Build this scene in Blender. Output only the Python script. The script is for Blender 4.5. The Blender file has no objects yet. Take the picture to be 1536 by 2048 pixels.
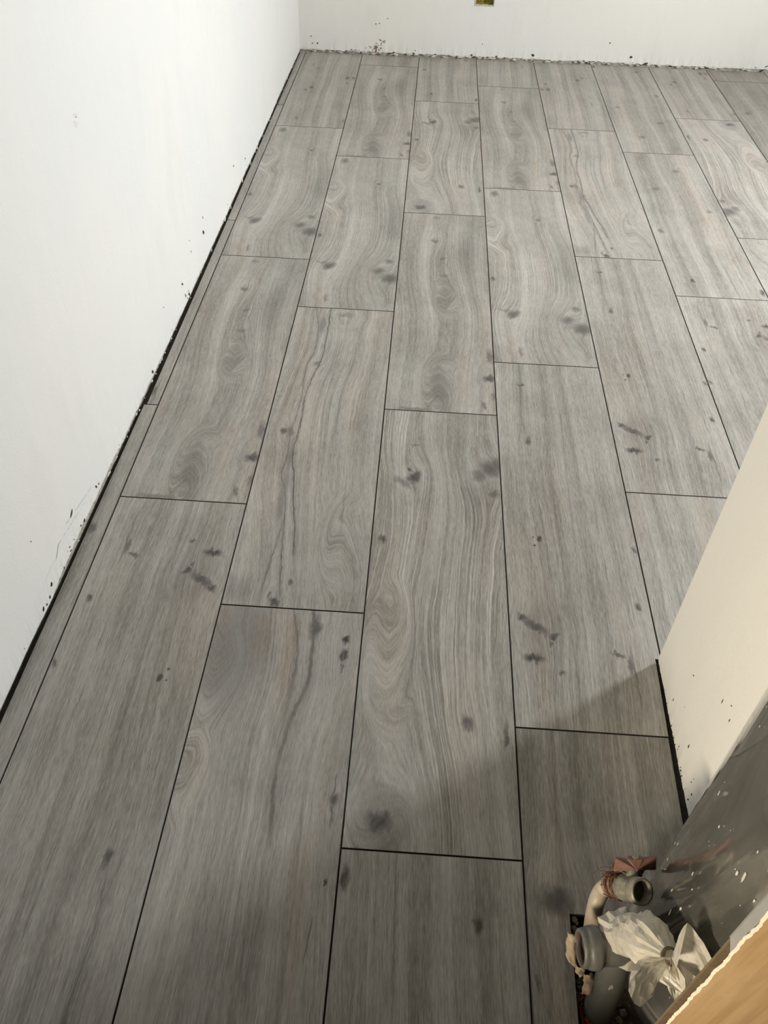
import bpy, bmesh, math, random
from mathutils import Vector, Matrix, noise as mnoise

random.seed(7)
S = bpy.context.scene
C = S.collection
W = 0.327                      # plank width (m)
L = 1.297                      # plank length (m)

# ------------------------------------------------------------------ camera
cam = bpy.data.cameras.new('camera')
cam.sensor_fit = 'VERTICAL'
cam.sensor_height = 36.0
cam.lens = 1669.45 / 2048 * 36
cam.clip_start = 0.02
camo = bpy.data.objects.new('camera', cam)
C.objects.link(camo)
CAM = Vector((0.7359, 0.0, 1.4860))
ROT = (Matrix.Rotation(0.03753, 3, 'Z') @ Matrix.Rotation(0.79574, 3, 'X') @ Matrix.Rotation(0.03315, 3, 'Z'))
camo.matrix_world = Matrix.Translation(CAM) @ ROT.to_4x4()
S.camera = camo

# ------------------------------------------------------------------ world, daylight, exposure
world = bpy.data.worlds.new('world')
S.world = world
world.use_nodes = True
wb = world.node_tree.nodes['Background']
wb.inputs[0].default_value = (0.75, 0.86, 1.0, 1)
wb.inputs[1].default_value = 1.0

WIN = dict(y0=2.66, y1=3.16, z0=0.70, z1=2.10, x=3.9)
dl = bpy.data.lights.new('window_daylight', 'AREA')
dl.shape = 'RECTANGLE'
dl.size = WIN['y1'] - WIN['y0']
dl.size_y = WIN['z1'] - WIN['z0']
dl.energy = 165
dl.color = (0.985, 0.99, 0.985)
dlo = bpy.data.objects.new('window_daylight', dl)
dlo.location = (WIN['x'] + 0.08, (WIN['y0'] + WIN['y1']) / 2, (WIN['z0'] + WIN['z1']) / 2)
dlo.rotation_euler = (0, math.radians(90), 0)
dlo.rotation_euler = Matrix(((0, 0, 1), (1, 0, 0), (0, 1, 0))).to_euler()   # -Z looks to -X, local X along Y
C.objects.link(dlo)
FILL_W = 101.0  # power of the added warm fill behind the camera
FILL_COL = (1.0, 0.87, 0.69)

S.view_settings.view_transform = 'Standard'
S.view_settings.look = 'None'
S.view_settings.exposure = 0.0
S.view_settings.gamma = 1.0
S.view_settings.use_curve_mapping = False
S.cycles.max_bounces = 6
S.cycles.diffuse_bounces = 4
S.cycles.use_adaptive_sampling = True
S.cycles.adaptive_threshold = 0.1
S.cycles.glossy_bounces = 4
S.cycles.transparent_max_bounces = 8
S.cycles.sample_clamp_indirect = 8.0
S.cycles.caustics_reflective = False
S.cycles.caustics_refractive = False


# ------------------------------------------------------------------ object helpers
def obj(name, mesh, mat=None, parent=None):
    o = bpy.data.objects.new(name, mesh)
    C.objects.link(o)
    if mat is not None:
        for m in (mat if isinstance(mat, (list, tuple)) else [mat]):
            if m.name not in [x.name for x in mesh.materials if x]:
                mesh.materials.append(m)
    if parent is not None:
        o.parent = parent
    return o


def mesh_of(name, verts, faces, smooth=False):
    me = bpy.data.meshes.new(name)
    me.from_pydata([tuple(v) for v in verts], [], faces)
    me.update()
    if smooth:
        for p in me.polygons:
            p.use_smooth = True
    return me


def bm_mesh(name, bm, smooth=False, recalc=True):
    if recalc:
        bmesh.ops.recalc_face_normals(bm, faces=bm.faces)
    me = bpy.data.meshes.new(name)
    bm.to_mesh(me)
    bm.free()
    if smooth:
        for p in me.polygons:
            p.use_smooth = True
    return me


def tag(o, label, cat, group=None):
    o['label'] = label
    o['category'] = cat
    if group:
        o['group'] = group
    return o


def thing(name, label, cat, loc=(0, 0, 0), group=None):
    o = bpy.data.objects.new(name, None)
    o.empty_display_size = 0.05
    C.objects.link(o)
    o.location = loc
    bpy.context.view_layer.update()
    return tag(o, label, cat, group)


def struct(o):
    o['kind'] = 'structure'
    return o


def put(o, parent):
    """parent a world-space mesh under a located empty"""
    o.parent = parent
    o.matrix_parent_inverse = Matrix.Translation(parent.location).inverted()
    return o


def add_box(bm, x0, x1, y0, y1, z0, z1):
    vs = [bm.verts.new((x, y, z)) for z in (z0, z1) for y in (y0, y1) for x in (x0, x1)]
    for f in ((0, 2, 3, 1), (4, 5, 7, 6), (0, 1, 5, 4), (2, 6, 7, 3), (0, 4, 6, 2), (1, 3, 7, 5)):
        bm.faces.new([vs[i] for i in f])


def frame(axis, hint=(0, 0, 1)):
    a = Vector(axis).normalized()
    h = Vector(hint)
    if abs(a.dot(h)) > 0.95:
        h = Vector((1, 0, 0))
    e1 = h.cross(a).normalized()
    e2 = a.cross(e1)
    return e1, e2, a


def loft(bm, rings, close_ends=True, wrap=True):
    rows = [[bm.verts.new(p) for p in r] for r in rings]
    n = len(rows[0])
    for a, b in zip(rows, rows[1:]):
        for i in range(n if wrap else n - 1):
            j = (i + 1) % n
            bm.faces.new((a[i], a[j], b[j], b[i]))
    if close_ends and wrap:
        bm.faces.new(list(reversed(rows[0])))
        bm.faces.new(rows[-1])
    return rows


def tube(bm, pts, radii, n=20, close=True):
    pts = [Vector(p) for p in pts]
    rings = []
    e1 = None
    for i, p in enumerate(pts):
        d = (pts[min(i + 1, len(pts) - 1)] - pts[max(i - 1, 0)]).normalized()
        if e1 is None:
            e1, e2, _ = frame(d)
        else:
            e1 = (e1 - d * e1.dot(d)).normalized()
            e2 = d.cross(e1)
        r = radii[i] if isinstance(radii, (list, tuple)) else radii
        rings.append([p + (e1 * math.cos(t) + e2 * math.sin(t)) * r for t in [2 * math.pi * k / n for k in range(n)]])
    loft(bm, rings, close)


def spline(pts, m=8):
    pts = [Vector(p) for p in pts]
    out = []
    P = [pts[0] * 2 - pts[1]] + pts + [pts[-1] * 2 - pts[-2]]
    for i in range(1, len(P) - 2):
        for k in range(m):
            t = k / m
            a, b, c, d = P[i - 1], P[i], P[i + 1], P[i + 2]
            out.append(0.5 * ((2 * b) + (c - a) * t + (2 * a - 5 * b + 4 * c - d) * t * t + (3 * b - a - 3 * c + d) * t ** 3))
    out.append(pts[-1])
    return out


def revolve(bm, base, axis, prof, n=28, hint=(0, 0, 1), close=False):
    """prof: list of (distance along axis, radius)"""
    e1, e2, a = frame(axis, hint)
    base = Vector(base)
    rings = [[base + a * h + (e1 * math.cos(t) + e2 * math.sin(t)) * r for t in [2 * math.pi * k / n for k in range(n)]] for h, r in prof]
    loft(bm, rings, close)


def fbm(x, y=0.0, z=0.0, o=4):
    v, a, f = 0, 1, 1
    for _ in range(o):
        v += a * mnoise.noise(Vector((x * f, y * f, z * f)))
        a *= 0.5
        f *= 2.1
    return v


def lerp_tab(tab, x):
    tab = sorted(tab)
    if x <= tab[0][0]:
        return tab[0][1]
    for (a, va), (b, vb) in zip(tab, tab[1:]):
        if x <= b:
            return va + (vb - va) * (x - a) / (b - a)
    return tab[-1][1]


# ------------------------------------------------------------------ material helpers
class NT:
    def __init__(self, name):
        self.mat = bpy.data.materials.new(name)
        self.mat.use_nodes = True
        self.t = self.mat.node_tree
        self.n = self.t.nodes
        self.bsdf = self.n['Principled BSDF']

    def link(self, a, b):
        self.t.links.new(a, b)

    def sset(self, sock, v):
        if isinstance(v, (int, float)):
            sock.default_value = v
        elif isinstance(v, (tuple, list)):
            if sock.type == 'RGBA' and len(v) == 3:
                v = tuple(v) + (1,)
            sock.default_value = v
        else:
            self.link(v, sock)

    def m(self, op, a, b=None, c=None, clamp=False):
        nd = self.n.new('ShaderNodeMath')
        nd.operation = op
        nd.use_clamp = clamp
        self.sset(nd.inputs[0], a)
        if b is not None:
            self.sset(nd.inputs[1], b)
        if c is not None:
            self.sset(nd.inputs[2], c)
        return nd.outputs[0]

    def add(self, a, b): return self.m('ADD', a, b)
    def sub(self, a, b): return self.m('SUBTRACT', a, b)
    def mul(self, a, b): return self.m('MULTIPLY', a, b)
    def mad(self, a, b, c): return self.m('MULTIPLY_ADD', a, b, c)

    def vm(self, op, a, b=None, c=None):
        nd = self.n.new('ShaderNodeVectorMath')
        nd.operation = op
        for s_, v_ in zip(nd.inputs, (a, b, c)):
            if v_ is not None:
                self.sset(s_, v_)
        return nd.outputs['Value'] if op in ('LENGTH', 'DOT_PRODUCT') else nd.outputs[0]

    def local(self, vec, loc, rot, scale):
        nd = self.n.new('ShaderNodeMapping')
        nd.vector_type = 'TEXTURE'
        nd.inputs['Location'].default_value = loc
        nd.inputs['Rotation'].default_value = (0, 0, rot)
        nd.inputs['Scale'].default_value = scale
        self.link(vec, nd.inputs[0])
        return nd.outputs[0]

    def smooth(self, v, a, b, lo=0.0, hi=1.0):
        nd = self.n.new('ShaderNodeMapRange')
        nd.interpolation_type = 'SMOOTHSTEP'
        self.sset(nd.inputs[0], v)
        nd.inputs[1].default_value = a
        nd.inputs[2].default_value = b
        nd.inputs[3].default_value = lo
        nd.inputs[4].default_value = hi
        return nd.outputs[0]

    def xyz(self, x, y, z=0.0):
        nd = self.n.new('ShaderNodeCombineXYZ')
        for s, v in zip(nd.inputs, (x, y, z)):
            self.sset(s, v)
        return nd.outputs[0]

    def noise(self, vec, scale=1.0, detail=2.0, rough=0.5, dist=0.0, dim='3D', color=False):
        nd = self.n.new('ShaderNodeTexNoise')
        nd.noise_dimensions = dim
        if vec is not None:
            self.link(vec, nd.inputs['Vector'])
        nd.inputs['Scale'].default_value = scale
        nd.inputs['Detail'].default_value = detail
        nd.inputs['Roughness'].default_value = rough
        nd.inputs['Distortion'].default_value = dist
        return nd.outputs[1 if color else 0]

    def mix(self, f, a, b, mode='MIX'):
        nd = self.n.new('ShaderNodeMix')
        nd.data_type = 'RGBA'
        nd.blend_type = mode
        self.sset(nd.inputs[0], f)
        self.sset(nd.inputs[6], a)
        self.sset(nd.inputs[7], b)
        return nd.outputs[2]

    def ramp(self, f, stops, interp='LINEAR'):
        nd = self.n.new('ShaderNodeValToRGB')
        cr = nd.color_ramp
        cr.interpolation = interp
        while len(cr.elements) < len(stops):
            cr.elements.new(0.5)
        for e, (p, c) in zip(cr.elements, stops):
            e.position = p
            e.color = tuple(c) + (1,)
        self.link(f, nd.inputs[0])
        return nd.outputs[0]

    def curve(self, f, pts):
        nd = self.n.new('ShaderNodeFloatCurve')
        cv = nd.mapping.curves[0]
        pts = sorted(pts)
        cv.points[0].location = pts[0]
        cv.points[1].location = pts[-1]
        for p in pts[1:-1]:
            cv.points.new(*p)
        nd.mapping.use_clip = False
        nd.mapping.update()
        self.link(f, nd.inputs[1])
        return nd.outputs[0]

    def bump(self, h, strength=0.2, dist=0.01):
        nd = self.n.new('ShaderNodeBump')
        nd.inputs['Strength'].default_value = strength
        nd.inputs['Distance'].default_value = dist
        self.link(h, nd.inputs['Height'])
        self.link(nd.outputs[0], self.bsdf.inputs['Normal'])

    def pos(self):
        return self.n.new('ShaderNodeNewGeometry').outputs['Position']

    def objco(self):
        return self.n.new('ShaderNodeTexCoord').outputs['Object']

    def p(self, **k):
        for a, v in k.items():
            self.sset(self.bsdf.inputs[{'color': 'Base Color', 'rough': 'Roughness', 'metal': 'Metallic', 'spec': 'Specular IOR Level', 'coat': 'Coat Weight', 'coat_rough': 'Coat Roughness', 'trans': 'Transmission Weight', 'alpha': 'Alpha', 'sss': 'Subsurface Weight'}[a]], v)
        return self.mat


def simple(name, col, rough=0.6, metal=0.0, var=0.15, scale=40.0, spec=0.5, bump=0.0):
    g = NT(name)
    n = g.noise(g.pos(), scale, 4, 0.6)
    d = tuple(c * (1 - var) for c in col)
    b = tuple(min(1, c * (1 + var)) for c in col)
    g.p(color=g.ramp(n, [(0.3, d), (0.7, b)]), rough=rough, metal=metal, spec=spec)
    if bump:
        g.bump(n, bump, 0.004)
    return g.mat


# ------------------------------------------------------------------ laminate prints
# all coordinates in metres on the plank: u across (0..0.327), v from the far end (0..1.297)
# knot: (u, v, ru, rv, darkness, angle, grain bend)
PR = {
 'P1': dict(seed=3.1, flow=[(0, .5), (.25, .5), (.45, .62), (.65, .60), (.85, .45), (1, .5)], ring=.7, tone=.03,
   k=[(.044, .050, .020, .034, .55, 0, .9), (.013, .770, .011, .020, .6, 0, .3), (.078, 1.007, .022, .034, .62, .5, .9), (.050, .985, .030, .012, .3, .5, 0),
      (.257, 1.030, .026, .030, .5, .3, .6), (.300, 1.078, .036, .040, .58, -.5, .7), (.292, .953, .018, .018, .5, 0, .3), (.21, .28, .012, .012, .5, 0, .2),
      (.087, 1.238, .008, .03, .4, 0, 0), (.29, .62, .05, .22, .16, 0, 0)],
   cath=[(.033, .42, .075, .30, 1, 7.0, .75)]),
 'P2': dict(seed=9.4, flow=[(0, .5), (.12, .52), (.25, .62), (.45, .55), (.6, .47), (.75, .46), (.9, .50), (1, .56)], ring=1.25, tone=.0,
   k=[(.097, .288, .020, .030, .72, .6, .9), (.068, .312, .036, .013, .42, .7, 0), (.082, .257, .007, .010, .65, 0, 0), (.305, .235, .038, .045, .58, .4, .6), (.270, .268, .022, .030, .48, 0, .4), (.307, .336, .018, .022, .5, 0, .3),
      (.026, .522, .011, .019, .62, 0, .4), (.095, .155, .016, .006, .4, 0, 0), (.231, 1.023, .015, .019, .62, 0, .5), (.308, 1.050, .005, .032, .62, .05, 0),
      (.066, 1.242, .030, .027, .66, 0, .6), (.070, 1.225, .055, .075, .2, 0, .95), (.27, .42, .05, .16, .2, 0, 0)],
   cr=[([(.104, .0), (.100, .04), (.098, .09)], .0016, .6, 0, .09)],
   cath=[(.060, .86, .065, .42, 1, 9.0, .95)]),
 'P3': dict(seed=5.7, flow=[(0, .5), (.2, .44), (.45, .5), (.6, .58), (.8, .55), (1, .5)], ring=.65, tone=-.02,
   k=[(.127, .234, .016, .013, .5, 0, .7), (.134, .036, .018, .016, .32, 0, .3), (.162, .370, .013, .013, .38, 0, .3), (.170, .496, .016, .018, .36, .7, .3), (.174, .640, .030, .100, .24, 0, .6),
      (.316, 1.0, .012, .045, .52, 0, 0), (.311, 1.116, .023, .020, .74, -.2, .5), (.292, 1.255, .006, .032, .5, -.25, 0), (.320, 1.21, .008, .02, .4, 0, 0), (.158, 1.19, .030, .12, .30, -.1, .2), (.24, .33, .05, .2, .18, .1, 0), (.09, 1.29, .06, .012, .4, 0, 0)],
   cath=[(.156, 1.16, .060, .34, -1, 9.0, 1.0), (.172, .66, .045, .22, 1, 8.0, .85)], brown=[(.235, .035, .95, 1.297, .5), (.10, .03, .6, 1.1, .3)]),
 'P4': dict(seed=12.9, flow=[(0, .60), (.2, .58), (.4, .5), (.6, .5), (.8, .60), (1, .66)], ring=.55, tone=.02,
   k=[(.098, .106, .014, .075, .4, 0, 0), (.108, .330, .015, .018, .45, 0, .4), (.052, .663, .012, .014, .7, 0, .9), (.070, .672, .012, .03, .45, 0, 0), (.086, .76, .012, .10, .34, 0, 0), (.121, 1.282, .014, .013, .72, 0, .9), (.148, 1.221, .006, .014, .6, 0, .3), (.105, 1.262, .005, .016, .6, .2, 0),
      (.168, .041, .03, .018, .3, 0, .8), (.03, 1.25, .04, .05, .25, 0, .6), (.088, .93, .014, .12, .3, 0, 0)],
   cr=[([(.113, 0), (.1186, .1975), (.1159, .3135), (.1044, .3738), (.0902, .5027), (.0937, .6074), (.0911, .7042), (.0909, .7725), (.1061, .8527), (.1136, .9257), (.1321, 1.0318), (.1437, 1.1426)], .0026, .85, 0, 1.17),
       ([(.0644, 0), (.0901, .2548), (.0757, .3418), (.0805, .5183), (.0729, .6638), (.0757, .7718), (.0727, .8436), (.0852, .8918), (.101, .9733), (.1027, 1.0112), (.0959, 1.0985), (.0895, 1.1808), (.0821, 1.297)], .0024, .6, 0, 1.3),
       ([(.1027, 1.0), (.1161, 1.1432), (.1325, 1.297)], .0018, .8, 1.0, 1.3),
       ([(.1686, .247), (.1543, .479)], .0024, .35, .2, .5), ([(.1529, .58), (.1704, .89), (.1832, 1.06)], .0016, .4, .5, 1.1), ([(.245, .85), (.25, 1.06)], .0013, .4, .84, 1.08)],
   cath=[(.26, 1.1, .07, .40, -1, 5.0, .7)]),
 'P6': dict(seed=21.3, flow=[(0, .5), (.3, .48), (.6, .5), (.8, .51), (1, .5)], ring=.45, tone=-.04,
   k=[(.079, .114, .011, .012, .66, 0, .2), (.083, .382, .010, .018, .62, .2, .2), (.088, .763, .0075, .0105, .85, 0, .3), (.073, .783, .005, .006, .8, 0, 0), (.073, .752, .003, .004, .8, 0, 0),
      (.032, 1.012, .014, .017, .7, 0, .2), (.060, 1.036, .046, .017, .66, .62, .3), (.099, 1.062, .014, .009, .66, -.3, 0), (.088, 1.085, .006, .018, .55, 0, 0), (.051, 1.123, .026, .013, .82, .12, .3), (.108, 1.156, .010, .008, .6, 0, 0),
      (.235, 1.098, .014, .009, .62, .2, 0), (.259, 1.124, .007, .030, .55, 0, 0), (.300, .962, .008, .012, .66, 0, .2), (.318, .778, .006, .010, .6, 0, 0), (.07, 1.05, .06, .10, .16, 0, 0)],
   cr=[([(.077, 0), (.0771, .1145), (.071, .2747), (.083, .3827)], .0022, .45, 0, .39), ([(.2643, 1.09), (.2657, 1.198), (.2645, 1.264)], .0018, .7, 1.1, 1.27),
       ([(.240, .66), (.236, .75)], .0016, .6, .66, .75), ([(.2395, .82), (.2407, .93)], .0016, .6, .83, .93), ([(.185, .2), (.175, .7), (.165, 1.25)], .0014, .35, .25, 1.25), ([(.135, .45), (.14, 1.28)], .0013, .35, .5, 1.28)]),
 'P7': dict(seed=31.7, flow=[(0, .52), (.09, .54), (.14, .54), (.25, .49), (.4, .47), (.6, .48), (1, .49)], ring=.6, tone=.06,
   k=[(.293, .076, .011, .013, .85, 0, .4), (.292, .118, .012, .022, .75, 0, .4), (.291, .150, .004, .02, .6, 0, 0), (.304, .446, .012, .020, .66, 0, .7), (.304, .425, .004, .035, .5, 0, 0), (.304, .475, .004, .03, .55, 0, 0), (.304, .597, .004, .007, .85, 0, 0),
      (.222, .050, .016, .040, .62, 0, 0), (.05, .12, .09, .20, .36, 0, 0), (.30, .16, .03, .5, .15, 0, 0)],
   cr=[([(.2117, 0), (.2202, .0587), (.2225, .1141), (.2237, .1837), (.2044, .2665), (.1937, .3334), (.1885, .4089), (.1962, .5301), (.1961, .6224), (.206, .722), (.207, 1.0)], .0066, .58, 0, .56),
       ([(.1645, 0), (.1891, .1), (.1922, .171), (.1805, .2984)], .004, .45, 0, .3), ([(.2892, .67), (.2825, .76)], .0016, .8, .68, .76), ([(.25, .5), (.255, .75), (.25, 1.1)], .004, .35, .5, 1.0)],
   cath=[(.022, .22, .085, .32, 1, 8.0, 1.0), (.02, .42, .05, .2, 1, 7.0, .6)], brown=[(.172, .022, 0, .28, 1.0), (.11, .03, 0, .2, .8), (.26, .03, .5, .9, .5)]),
 'P8': dict(seed=41.2, flow=[(0, .5), (.5, .53), (1, .5)], ring=.4, tone=-.04,
   k=[(.012, .052, .009, .026, .7, 0, .2), (.245, .115, .009, .020, .75, 0, .3), (.24, .9, .02, .016, .5, 0, .4), (.06, .7, .012, .02, .45, 0, .3), (.29, .5, .014, .02, .5, 0, .2), (.12, 1.1, .02, .02, .45, 0, .5)],
   cr=[([(.10, 0), (.11, .4)], .0018, .4, 0, .3)]),
 'P9': dict(seed=47.8, flow=[(0, .5), (.5, .48), (1, .5)], ring=.4, tone=-.17,
   k=[(.052, .336, .034, .028, .66, 0, .6), (.075, .345, .012, .012, .5, 0, .2), (.012, .47, .005, .008, .6, 0, 0), (.26, .8, .02, .02, .5, 0, .4)]),
 'P10': dict(seed=52.6, flow=[(0, .5), (.5, .46), (1, .5)], ring=.35, tone=-.03,
   k=[(.279, .564, .011, .030, .62, 0, .2), (.311, .560, .010, .024, .6, 0, .2), (.287, .653, .009, .020, .6, 0, 0), (.105, .734, .014, .026, .66, 0, .3), (.078, .776, .008, .018, .55, 0, 0), (.087, 1.188, .007, .02, .6, 0, 0), (.070, .363, .007, .03, .4, 0, 0), (.315, 1.20, .008, .02, .5, 0, 0)]),
}


def wood_print(name, d):
    g = NT('laminate_' + name)
    uvn = g.n.new('ShaderNodeUVMap')
    uvn.uv_map = 'print'
    sp = g.n.new('ShaderNodeSeparateXYZ')
    g.link(uvn.outputs[0], sp.inputs[0])
    u, v = sp.outputs[0], sp.outputs[1]
    sd = d['seed']
    # ragged coordinates for marks
    nc = g.noise(g.xyz(g.mad(u, 60, sd), g.mad(v, 38, sd)), 1, 2, .6, dim='2D', color=True)
    ns = g.n.new('ShaderNodeSeparateXYZ')
    g.link(nc, ns.inputs[0])
    ur = g.mad(g.sub(ns.outputs[0], .5), .016, u)
    vr = g.mad(g.sub(ns.outputs[1], .5), .030, v)
    # grain coordinate t: wanders along the plank, bends round the knots
    wander = g.sub(g.noise(g.xyz(g.mad(u, 5.0, sd), g.mad(v, 2.2, -sd)), 1, 1, .5, dim='2D'), .5)
    t = g.mad(wander, .024, u)
    wob = g.sub(g.noise(g.xyz(g.mad(u, 22, sd), g.mad(v, 13, sd)), 1, 1, .5, dim='2D'), .5)
    t = g.mad(wob, .0040, t)
    vn = g.m('DIVIDE', v, L)
    t = g.sub(t, g.mul(g.sub(g.curve(vn, d['flow']), .5), .22))
    dark = None
    pr_ = g.xyz(ur, vr)
    puv = g.xyz(u, v)
    for (cu, cv, ru, rv, dk, an, wp) in d['k']:
        if wp:
            w_ = g.vm('MULTIPLY_ADD', puv, (1 / (ru * 2.2), 1 / (rv * 3.4), 0), (-cu / (ru * 2.2), -cv / (rv * 3.4), 0))
            r2 = g.vm('DOT_PRODUCT', w_, w_)
            gg = g.m('DIVIDE', wp * .75, g.mad(r2, r2, 1))
            t = g.mad(gg, g.sub(cu, u), t)
        dd = g.vm('LENGTH', g.local(pr_, (cu, cv, 0), an, (ru, rv, 1)))
        k = g.smooth(dd, .25, 1.3, min(.96, dk * 1.2), 0)
        dark = k if dark is None else g.m('MAXIMUM', dark, k)
    for (cu, cv, wu, lv, sg, st, amt) in d.get('cath', []):
        du = g.sub(u, cu)
        dv = g.sub(v, cv)
        q = g.mad(g.m('POWER', g.m('ABSOLUTE', du), 1.5), sg * 9.0, dv)
        tc = g.mad(q, sg * .32, cu)
        e = g.mad(g.mul(du, 1 / wu), g.mul(du, 1 / wu), g.mul(g.mul(dv, 2 / lv), g.mul(dv, 2 / lv)))
        mk = g.smooth(e, .15, 1.25, amt, 0)
        t = g.add(g.mul(t, g.sub(1, mk)), g.mul(tc, mk))
    vs = g.add(v, sd)
    broad = g.noise(g.xyz(g.mad(t, 17, sd), g.mul(vs, .6)), 1, 2, .55, dim='2D')
    mid = g.noise(g.xyz(g.mad(t, 85, sd), g.mul(vs, .9)), 1, 2, .6, dim='2D')
    fine = g.noise(g.xyz(g.mul(t, 380), g.mul(vs, 20)), 1, 2, .65, dim='2D')
    cell = g.noise(g.xyz(g.mul(u, 700), g.mul(vs, 60)), 1, 1, .6, dim='2D')
    ringn = g.noise(g.xyz(g.mul(t, 210), g.mul(vs, 1.6)), 1, 1, .5, dim='2D')
    rmask = g.smooth(g.noise(g.xyz(g.mad(t, 7, 3 * sd), g.mad(v, 1.7, sd)), 1, 1, .5, dim='2D'), .36, .60)
    rings = g.mul(g.smooth(ringn, .54, .68), rmask)
    ringd = g.mul(g.smooth(ringn, .48, .34), rmask)
    blot = g.noise(g.xyz(g.mad(u, 6, sd), g.mad(v, 5, sd)), 1, 3, .6, dim='2D')
    val = g.mad(g.sub(broad, .5), .54, .51 + d['tone'])
    val = g.mad(g.sub(mid, .5), .30, val)
    val = g.mad(g.sub(fine, .5), .52, val)
    val = g.mad(g.sub(cell, .5), .34, val)
    val = g.mad(rings, .17 * d['ring'], val)
    val = g.mad(ringd, -.09 * d['ring'], val)
    val = g.mad(g.sub(blot, .5), .26, val)
    col = g.ramp(val, [(.08, (.137, .126, .107)), (.34, (.259, .243, .213)), (.52, (.373, .354, .319)), (.72, (.497, .475, .437)), (.95, (.64, .617, .58))])
    # brownish / cool drift of the print
    tin = g.noise(g.xyz(g.mad(u, 9, -sd), g.mad(v, 1.1, 2 * sd)), 1, 2, .5, dim='2D')
    col = g.mix(g.smooth(tin, .50, .72, 0, .42), col, g.mix(1.0, col, (1.10, .98, .90), 'MULTIPLY'))
    col = g.mix(g.smooth(tin, .48, .28, 0, .5), col, g.mix(1.0, col, (.95, 1.0, .985), 'MULTIPLY'))
    # thin film of building dust wiped about on the floor
    dn = g.noise(g.pos(), 2.3, 3, .6, 1.4)
    col = g.mix(g.smooth(dn, .50, .74, 0, .16), col, (.52, .50, .46))
    for (cu, wu, v0, v1, amt) in d.get('brown', []):
        mk = g.mul(g.smooth(g.m('ABSOLUTE', g.sub(ur, cu)), wu * .2, wu, amt, 0), g.mul(g.smooth(vr, v0 - .03, v0 + .06), g.smooth(vr, v1 - .12, v1 + .02, 1, 0)))
        col = g.mix(mk, col, g.mix(1.0, col, (.94, .84, .77), 'MULTIPLY'))
    for (pts, wd, dk, v0, v1) in d.get('cr', []):
        cc = g.mul(g.curve(vn, [(b / L, a / W) for a, b in pts]), W)
        dd = g.m('ABSOLUTE', g.sub(g.mad(g.sub(ns.outputs[0], .5), .007, u), cc))
        amp = g.smooth(g.noise(g.xyz(g.mad(v, 16, sd), g.mul(u, 4)), 1, 1, .5, dim='2D'), .25, .55, .7, 1)
        k = g.mul(g.smooth(dd, wd * .25, wd * 1.15, dk, 0), amp)
        k = g.mul(k, g.mul(g.smooth(v, v0 - .05, v0 + .01), g.smooth(v, v1 - .08, v1 + .01, 1, 0)))
        halo = g.mul(g.smooth(dd, 0, wd * 4.5, dk * .28, 0), g.mul(g.smooth(v, v0 - .05, v0 + .03), g.smooth(v, v1 - .1, v1 + .02, 1, 0)))
        k = g.m('MAXIMUM', k, halo)
        dark = g.m('MAXIMUM', dark, k)
    dtex = g.mul(dark, g.mad(g.sub(fine, .5), .9, 1.0))
    col = g.mix(g.m('MULTIPLY', dtex, 1.0, clamp=True), col, (.052, .047, .047))
    g.p(color=col, rough=g.mad(fine, .16, .34), spec=.5)
    g.bump(g.noise(g.xyz(g.mul(u, 330), g.mul(v, 40)), 1, 1, .6, dim='2D'), .25, .0010)
    return g.mat


PMAT = {k: wood_print(k, d) for k, d in PR.items()}
M_groove = simple('groove_dark_brown', (.035, .028, .020), .55, var=.2)


# ------------------------------------------------------------------ wall / general materials
def plaster(name, col, tint):
    g = NT(name)
    P = g.pos()
    big = g.noise(P, 1.7, 1, .55)
    mp = g.n.new('ShaderNodeMapping')
    mp.inputs['Scale'].default_value = (3, 3, 1.1)
    g.link(P, mp.inputs[0])
    str_ = g.noise(mp.outputs[0], 2.6, 2, .6)
    fine = g.noise(P, 160, 1, .6)
    c = g.mix(g.smooth(big, .35, .65), col, tint)
    c = g.mix(g.smooth(str_, .55, .72, 0, .35), c, tuple(x * .93 for x in col))
    g.p(color=c, rough=.62, spec=.35)
    g.bump(g.add(g.mul(fine, .15), g.mul(str_, 1.0)), .25, .012)
    return g.mat


M_wall = plaster('white_plaster', (.745, .74, .715), (.725, .73, .72))
M_wallb = plaster('warm_white_plaster', (.78, .765, .72), (.77, .765, .735))
M_wallc = plaster('cream_white_plaster', (.86, .835, .75), (.85, .83, .76))
M_base = simple('rough_base_coat', (.40, .365, .31), .9, var=.45, scale=55, bump=.5)
M_sub = simple('dark_screed', (.055, .048, .040), .9, var=.4, scale=60, bump=.5)
M_ceil = simple('raw_concrete_ceiling', (.13, .122, .108), .85, var=.2, scale=9)
M_bare = simple('bare_grey_render', (.30, .275, .235), .9, var=.15, scale=12)
M_crumb = simple('dark_adhesive_crumbs', (.040, .034, .030), .8, var=.4, scale=300)
M_smear = simple('brown_smear', (.22, .155, .125), .85, var=.5, scale=150)
M_pale = simple('pale_plaster_flake', (.62, .59, .52), .85, var=.2, scale=120)

# ------------------------------------------------------------------ floor: screed with the pit, planks on top
PIT = (1.045, 1.50, 0.20, 0.585)
bm = bmesh.new()
x0, x1, y0, y1 = PIT
add_box(bm, -.20, 3.92, y1, 5.35, -.06, -.0085)
add_box(bm, -.20, x0, -2.25, y1, -.06, -.0085)
add_box(bm, x1, 3.92, -2.25, y1, -.06, -.0085)
add_box(bm, x0, x1, -2.25, y0, -.06, -.0085)
floor = struct(obj('floor', bm_mesh('floor', bm), M_sub))


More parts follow.
